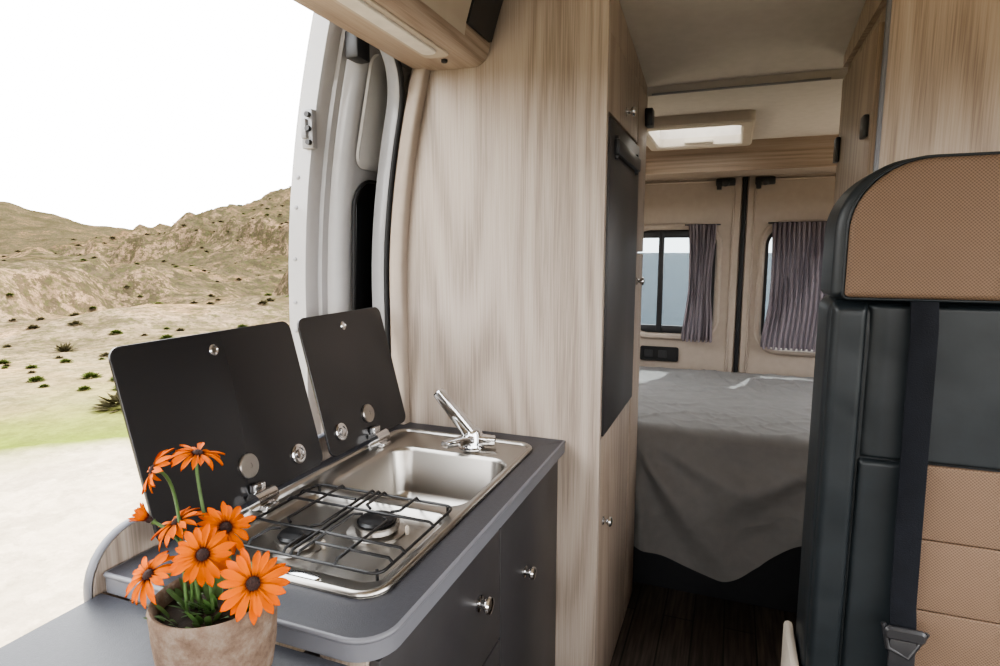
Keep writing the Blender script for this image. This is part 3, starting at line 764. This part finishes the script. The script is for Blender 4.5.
for (y,t,ph) in path:
    row=[]
    for k in range(nu+1):
        u=k/nu; x=-.90+1.84*u
        fm=ss(-.345,-.28,x)
        if ph<2:
            top_h=.006*noise.noise(V((x*3,y*3,1.3)))
            wx=x+.25*noise.noise(V((x*1.5,y*1.5,20))); wy=y+.25*noise.noise(V((x*1.5,y*1.5,30)))
            top_h+=.008*ridge(wx+wy*.6,wy-wx*.4,1.6,5,3,.22)+.005*ridge(wx-wy*.5,wy+wx,3,7,5,.22)
        if ph==0:
            yy=y; zz_=zb+top_h
        elif ph==1:
            a=math.radians(t); yy=yf+RF-RF*math.sin(a); zz_=zb-RF+RF*math.cos(a)+top_h*(1-t/90)
            yy-=fm*.004*(t/90)
        else:
            D_=interp(dt,x)+.008*noise.noise(V((x*7,0,4))); zz_=zb-RF-D_*t
            dd=t*D_
            yy=yf-fm*(.004+.004*t+.042*folds(x,dd)*ss(0,.16,dd)+.008*ridge(x+dd*.7,dd-x*.4,2.6,5,8,.25)*ss(0,.08,dd)+.006*noise.noise(V((x*6,dd*6,2)))-.03*ss(.3,1,t))
        row.append(bm.verts.new((x,yy,zz_)))
    rows.append(row)
for p,q in zip(rows,rows[1:]):
    for i in range(nu): bm.faces.new((p[i],p[i+1],q[i+1],q[i]))
finish('sheet',from_bm(bm,'sheet'),M_sheet,bd,True,auto=180)

# ---------------------------------------------------------------- seat
st=thing('passenger_seat',(.38,1.15,0),'black leather travel seat with perforated tan inserts','seat')
sx0,sx1,sy=.155,.62,1.15
def cushion(name,q,r,n,y0,y1,mat,parent,puff=.02,steps=6,crown=.006):
    loops=[to3(rri(*q,r,n,0),'y',y1)]
    for k in range(steps+1):
        a=math.pi/2*k/steps
        loops.append(to3(rri(*q,r,n,puff*(1-math.cos(a))),'y',y0+puff*(1-math.sin(a))))
    m=min(q[1]-q[0],q[3]-q[2])/2
    for d in (.35,.6,.9):
        dd=puff+(m-puff)*d
        loops.append(to3(rri(*q,r,n,dd),'y',y0-crown*math.sin(d*math.pi/2)))
    return loopobj(name,loops,mat,parent,True,True,auto=60)
def leather_strip(name,q,y0,y1,mat,parent,puff,wa):
    x0_,x1_,z0_,z1_=q; bm=bmesh.new(); nx,nz=24,120; g=[]
    for j in range(nz+1):
        z=z0_+(z1_-z0_)*j/nz; row=[]
        for i in range(nx+1):
            u=i/nx; x=x0_+(x1_-x0_)*u
            ex=min(u,1-u)*(x1_-x0_); ez=min(j/nz,1-j/nz)*(z1_-z0_); e=min(ex,ez)
            k=min(1,e/puff); h=math.sqrt(max(0,1-(1-k)**2))
            w=wa*(noise.noise(V((x*7,z*8,5)))+.4*ridge(x*1.0,z+.5*x,5,9,2,.45)-.3)
            row.append(bm.verts.new((x,y1+(y0-y1)*h+w*h,z)))
        g.append(row)
    for p,q2 in zip(g,g[1:]):
        for i in range(nx): bm.faces.new((p[i],p[i+1],q2[i+1],q2[i]))
    return finish(name,from_bm(bm,name),mat,parent,True,auto=70)
cushion('backrest',(sx0,sx1,.44,H-.075),.03,6,sy,sy+.14,M_leath,st,.03)
leather_strip('side_bolster',(sx0+.004,sx0+.057,.46,H-.085),sy-.014,sy+.004,M_leath,st,.012,.0025)
leather_strip('upper_pad',(sx0+.058,sx1-.06,H-.347,H-.085),sy-.013,sy+.002,M_leath,st,.007,.0025)
leather_strip('lower_black_pad',(sx0+.058,.309,.46,H-.348),sy-.012,sy+.002,M_leath,st,.007,.0015)
for k,(a,b_) in enumerate(((H-.4755,H-.348),(H-.6005,H-.4765),(H-.7205,H-.6015),(.46,H-.7215))):
    cushion('tan_insert',(.310,.52,a,b_),.003,4,sy-.014,sy+.004,M_tan,st,.0035,crown=.002)
x0h,x1h,z0h,z1h=sx0-.002,sx1+.02,H-.078,H+.148
cushion('headrest',(x0h,x1h,z0h,z1h),[.012,.115,.115,.012],14,sy-.02,sy+.115,M_leath,st,.016)
cushion('headrest_insert',(x0h+.019,x1h-.016,z0h+.004,z1h-.004),[.008,.112,.112,.008],14,sy-.034,sy+.02,M_tan,st,.012)
tube('headrest_piping',[(x,sy-.020,z) for x,z in rri(x0h+.017,x1h-.014,z0h+.002,z1h-.002,[.008,.112,.112,.008],14,0)],.0028,M_leath,st,True)
bm=bmesh.new(); add_box(bm,sx0-.01,sx1+.02,.68,sy+.02,.33,.455,.04,4)
finish('seat_cushion',from_bm(bm,'c'),M_leath,st,True)
box('seat_base',sx0,sx1,.74,sy+.12,0,.33,M_cream,st,.02,3)
box('side_shell',sx0-.022,sx0-.004,sy-.02,sy+.16,.05,H-.765,M_cream,st,.008)
bm=bmesh.new(); bp_=[(.283,sy-.028,H-.078),(.284,sy-.036,H-.12),(.287,sy-.036,H-.35),(.290,sy-.038,H-.58),(.291,sy-.047,H-.62),(.296,sy-.034,H-.80)]
loops=[]
for x,y,z in bp_:
    c=rr(-.019,.019,-.0015,.0015,.001,2); loops.append([(x+a,y+b_,z) for a,b_ in c])
add_loops(bm,loops,True,True); sb=finish('seat_belt',from_bm(bm,'s'),M_belt,st,True)
sb['label']='dark woven seat belt strap'
prism('belt_buckle',rr(.262,.322,H-.637,H-.615,.008,5),'y',sy-.062,sy-.050,M_blk,st,.004)
tube('buckle_loop',[(.262,sy-.05,H-.615),(.27,sy-.055,H-.655),(.30,sy-.055,H-.668),(.325,sy-.05,H-.62)],.004,M_blk,st)
box('buckle_tongue',.272,.310,sy-.056,sy-.050,H-.70,H-.637,M_blk,st,.002)

# ---------------------------------------------------------------- outdoors
T1=[(-75,-.035),(-61,-.03),(-54.6,.0),(-51,.018),(-47.5,.038),(-44.2,.056),(-40,.080),(-34,.10),(-25,.04),(-18,-.05)]
T2=[(-100,.04),(-80,.055),(-66,.060),(-60.5,.066),(-57.7,.056),(-54.6,.038),(-51,.018),(-47,.005),(-40,-.02)]
def height(az,r):
    x=-r*math.sin(math.radians(-az)); y=r*math.cos(math.radians(az))
    land=1-ss(-26,-16,az)
    nz=noise.fractal(V((x*.12,y*.12,0)),1,2,4)
    base=-1.9+.35*nz*ss(8,20,r)+.8*ss(10,30,r)*nz
    R1=100; k=ss(28,R1,r); h1=R1*interp(T1,az)
    h=base+(h1-base)*k
    rid=1-abs(noise.noise(V((x*.045,y*.045,3))))*2
    h+= 4.8*(rid-.5)*k*(1-ss(80,110,r)*.85)*ss(30,60,r)*.7
    rid2=1-abs(noise.noise(V((x*.13,y*.13,6))))*2
    h+= 1.9*(rid2-.5)*k*(1-ss(85,110,r)*.5)
    rid3=1-abs(noise.noise(V((x*.33,y*.33,16))))*2
    h+= .6*(rid3-.5)*ss(25,45,r)*(1-ss(120,160,r))
    h+= 1.5*ss(.0,.11,noise.noise(V((x*.05,y*.08,11)))+.12*noise.noise(V((x*.4,y*.4,2))))*ss(16,26,r)*(1-ss(60,80,r))
    k2=ss(120,260,r); h2=260*interp(T2,az)
    if h2>h: h=h+(h2-h)*k2
    h+=8*noise.fractal(V((x*.02,y*.02,1)),1,2,6)*k2*.5
    if r>275: h-= (r-275)*.15
    sea=-1.9-12*ss(8,13,r)
    return h*land+sea*(1-land)+H
bm=bmesh.new(); rs=[0.01]; r=1.0
while r<330: rs.append(r); r*=1.024
azs=[]
a=-180.0
while a<180:
    azs.append(a); a+= .28 if -72<a<-32 else 2.5
rows=[]
for r in rs:
    rows.append([bm.verts.new((r*math.sin(math.radians(a)),r*math.cos(math.radians(a)),height(a,r) if a>-120 else height(-100,r)) ) for a in azs])
n=len(azs)
for p,q in zip(rows,rows[1:]):
    for i in range(n): bm.faces.new((p[i],p[(i+1)%n],q[(i+1)%n],q[i]))
g=finish('ground',from_bm(bm,'ground'),M_ground,None,True,recenter=False,auto=180); struct(g,'dry sandy ground rising into scrubby hills')
bm=bmesh.new(); vs=[bm.verts.new((x,y,H-9)) for x,y in ((-4000,-4000),(4000,-4000),(4000,6000),(-4000,6000))]; bm.faces.new(vs)
struct(finish('sea',from_bm(bm,'sea'),M_sea,None),'calm blue-grey sea')

def bush_mesh(name,mat,spiky=False,nb=150):
    bm=bmesh.new()
    for k in range(nb):
        a=random.uniform(0,6.28); el=random.uniform(.1,1.5) if not spiky else random.uniform(.3,1.5)
        d=V((math.cos(a)*math.cos(el),math.sin(a)*math.cos(el),math.sin(el)*.8))
        L=random.uniform(.6,1.0); w=.07 if not spiky else .03
        s=d.cross(V((random.random()-.5,random.random()-.5,1))).normalized()*w
        st_=d*.15 if spiky else d*random.uniform(.2,.6)
        v=[bm.verts.new(st_-s),bm.verts.new(st_+s),bm.verts.new(d*L*.8+s),bm.verts.new(d*L),bm.verts.new(d*L*.8-s)]
        bm.faces.new(v)
    me=from_bm(bm,name); me.materials.append(mat); return me
ms=[bush_mesh('bush',M_bush),bush_mesh('bush',M_bushg),bush_mesh('bush',M_bush,True,90)]
labels=['low dry olive scrub bush on the hillside','low green scrub bush on the sandy ground','spiky dry tussock on the slope']
placed=[]
def put_bush(az,r,s,k):
    x,y=r*math.sin(math.radians(az)),r*math.cos(math.radians(az))
    for a,b,c in placed:
        if math.hypot(a-x,b-y)<(c+s)*1.5: 
            return
    placed.append((x,y,s))
    o=bpy.data.objects.new('bush',ms[k]); COL.objects.link(o)
    o.location=(x,y,height(az,r)-.03*s); o.scale=(s,s,s*.7); o.rotation_euler=(0,0,random.uniform(0,6))
    tag(o,labels[k],'bush',group='scrub bushes on the slope')
put_bush(-57.5,15,.40,2); put_bush(-54.0,8.6,.45,0); put_bush(-56.6,8.3,.24,1); put_bush(-51.5,8.6,.22,1); put_bush(-58.6,8.9,.18,1)
for k in range(26): put_bush(random.uniform(-61.5,-52),random.uniform(8.6,14),random.uniform(.08,.2),random.choice((0,1,1)))
for k in range(330):
    if len(placed)>=290: break
    r=12*(8.5**(random.random()**.6)); put_bush(random.uniform(-62,-39.5),r,random.uniform(.07,.17)*(1+r/42),random.choice((0,0,1)))

# ---------------------------------------------------------------- light
w=bpy.data.worlds.new('sky'); scene.world=w; w.use_nodes=True
nt=w.node_tree; bg=nt.nodes['Background']
tcw=nt.nodes.new('ShaderNodeTexCoord'); sp=nt.nodes.new('ShaderNodeSeparateXYZ'); nt.links.new(tcw.outputs['Generated'],sp.inputs[0])
cr=nt.nodes.new('ShaderNodeValToRGB'); cr.color_ramp.elements[0].color=(1,.98,.95,1); cr.color_ramp.elements[1].color=(.92,.96,1,1)
nt.links.new(sp.outputs['Z'],cr.inputs[0]); nt.links.new(cr.outputs[0],bg.inputs[0]); bg.inputs[1].default_value=8.2
sun=bpy.data.lights.new('sun','SUN'); sun.energy=17; sun.angle=.01; sun.color=(1,.95,.87)
so_=bpy.data.objects.new('sun',sun); COL.objects.link(so_); so_.location=(0,10,20)
so_.rotation_euler=V((-.25,-.75,-1.05)).to_track_quat('-Z','Y').to_euler()

# ---------------------------------------------------------------- camera
cam=bpy.data.cameras.new('camera'); co=bpy.data.objects.new('camera',cam); COL.objects.link(co)
cam.sensor_width=36; cam.lens=21.6; cam.clip_end=9000; cam.clip_start=.02
th=math.radians(21.2); p=math.radians(7.7)
d=V((-math.sin(th)*math.cos(p),math.cos(th)*math.cos(p),-math.sin(p)))
co.location=(0,0,H); co.rotation_euler=d.to_track_quat('-Z','Y').to_euler()
scene.camera=co
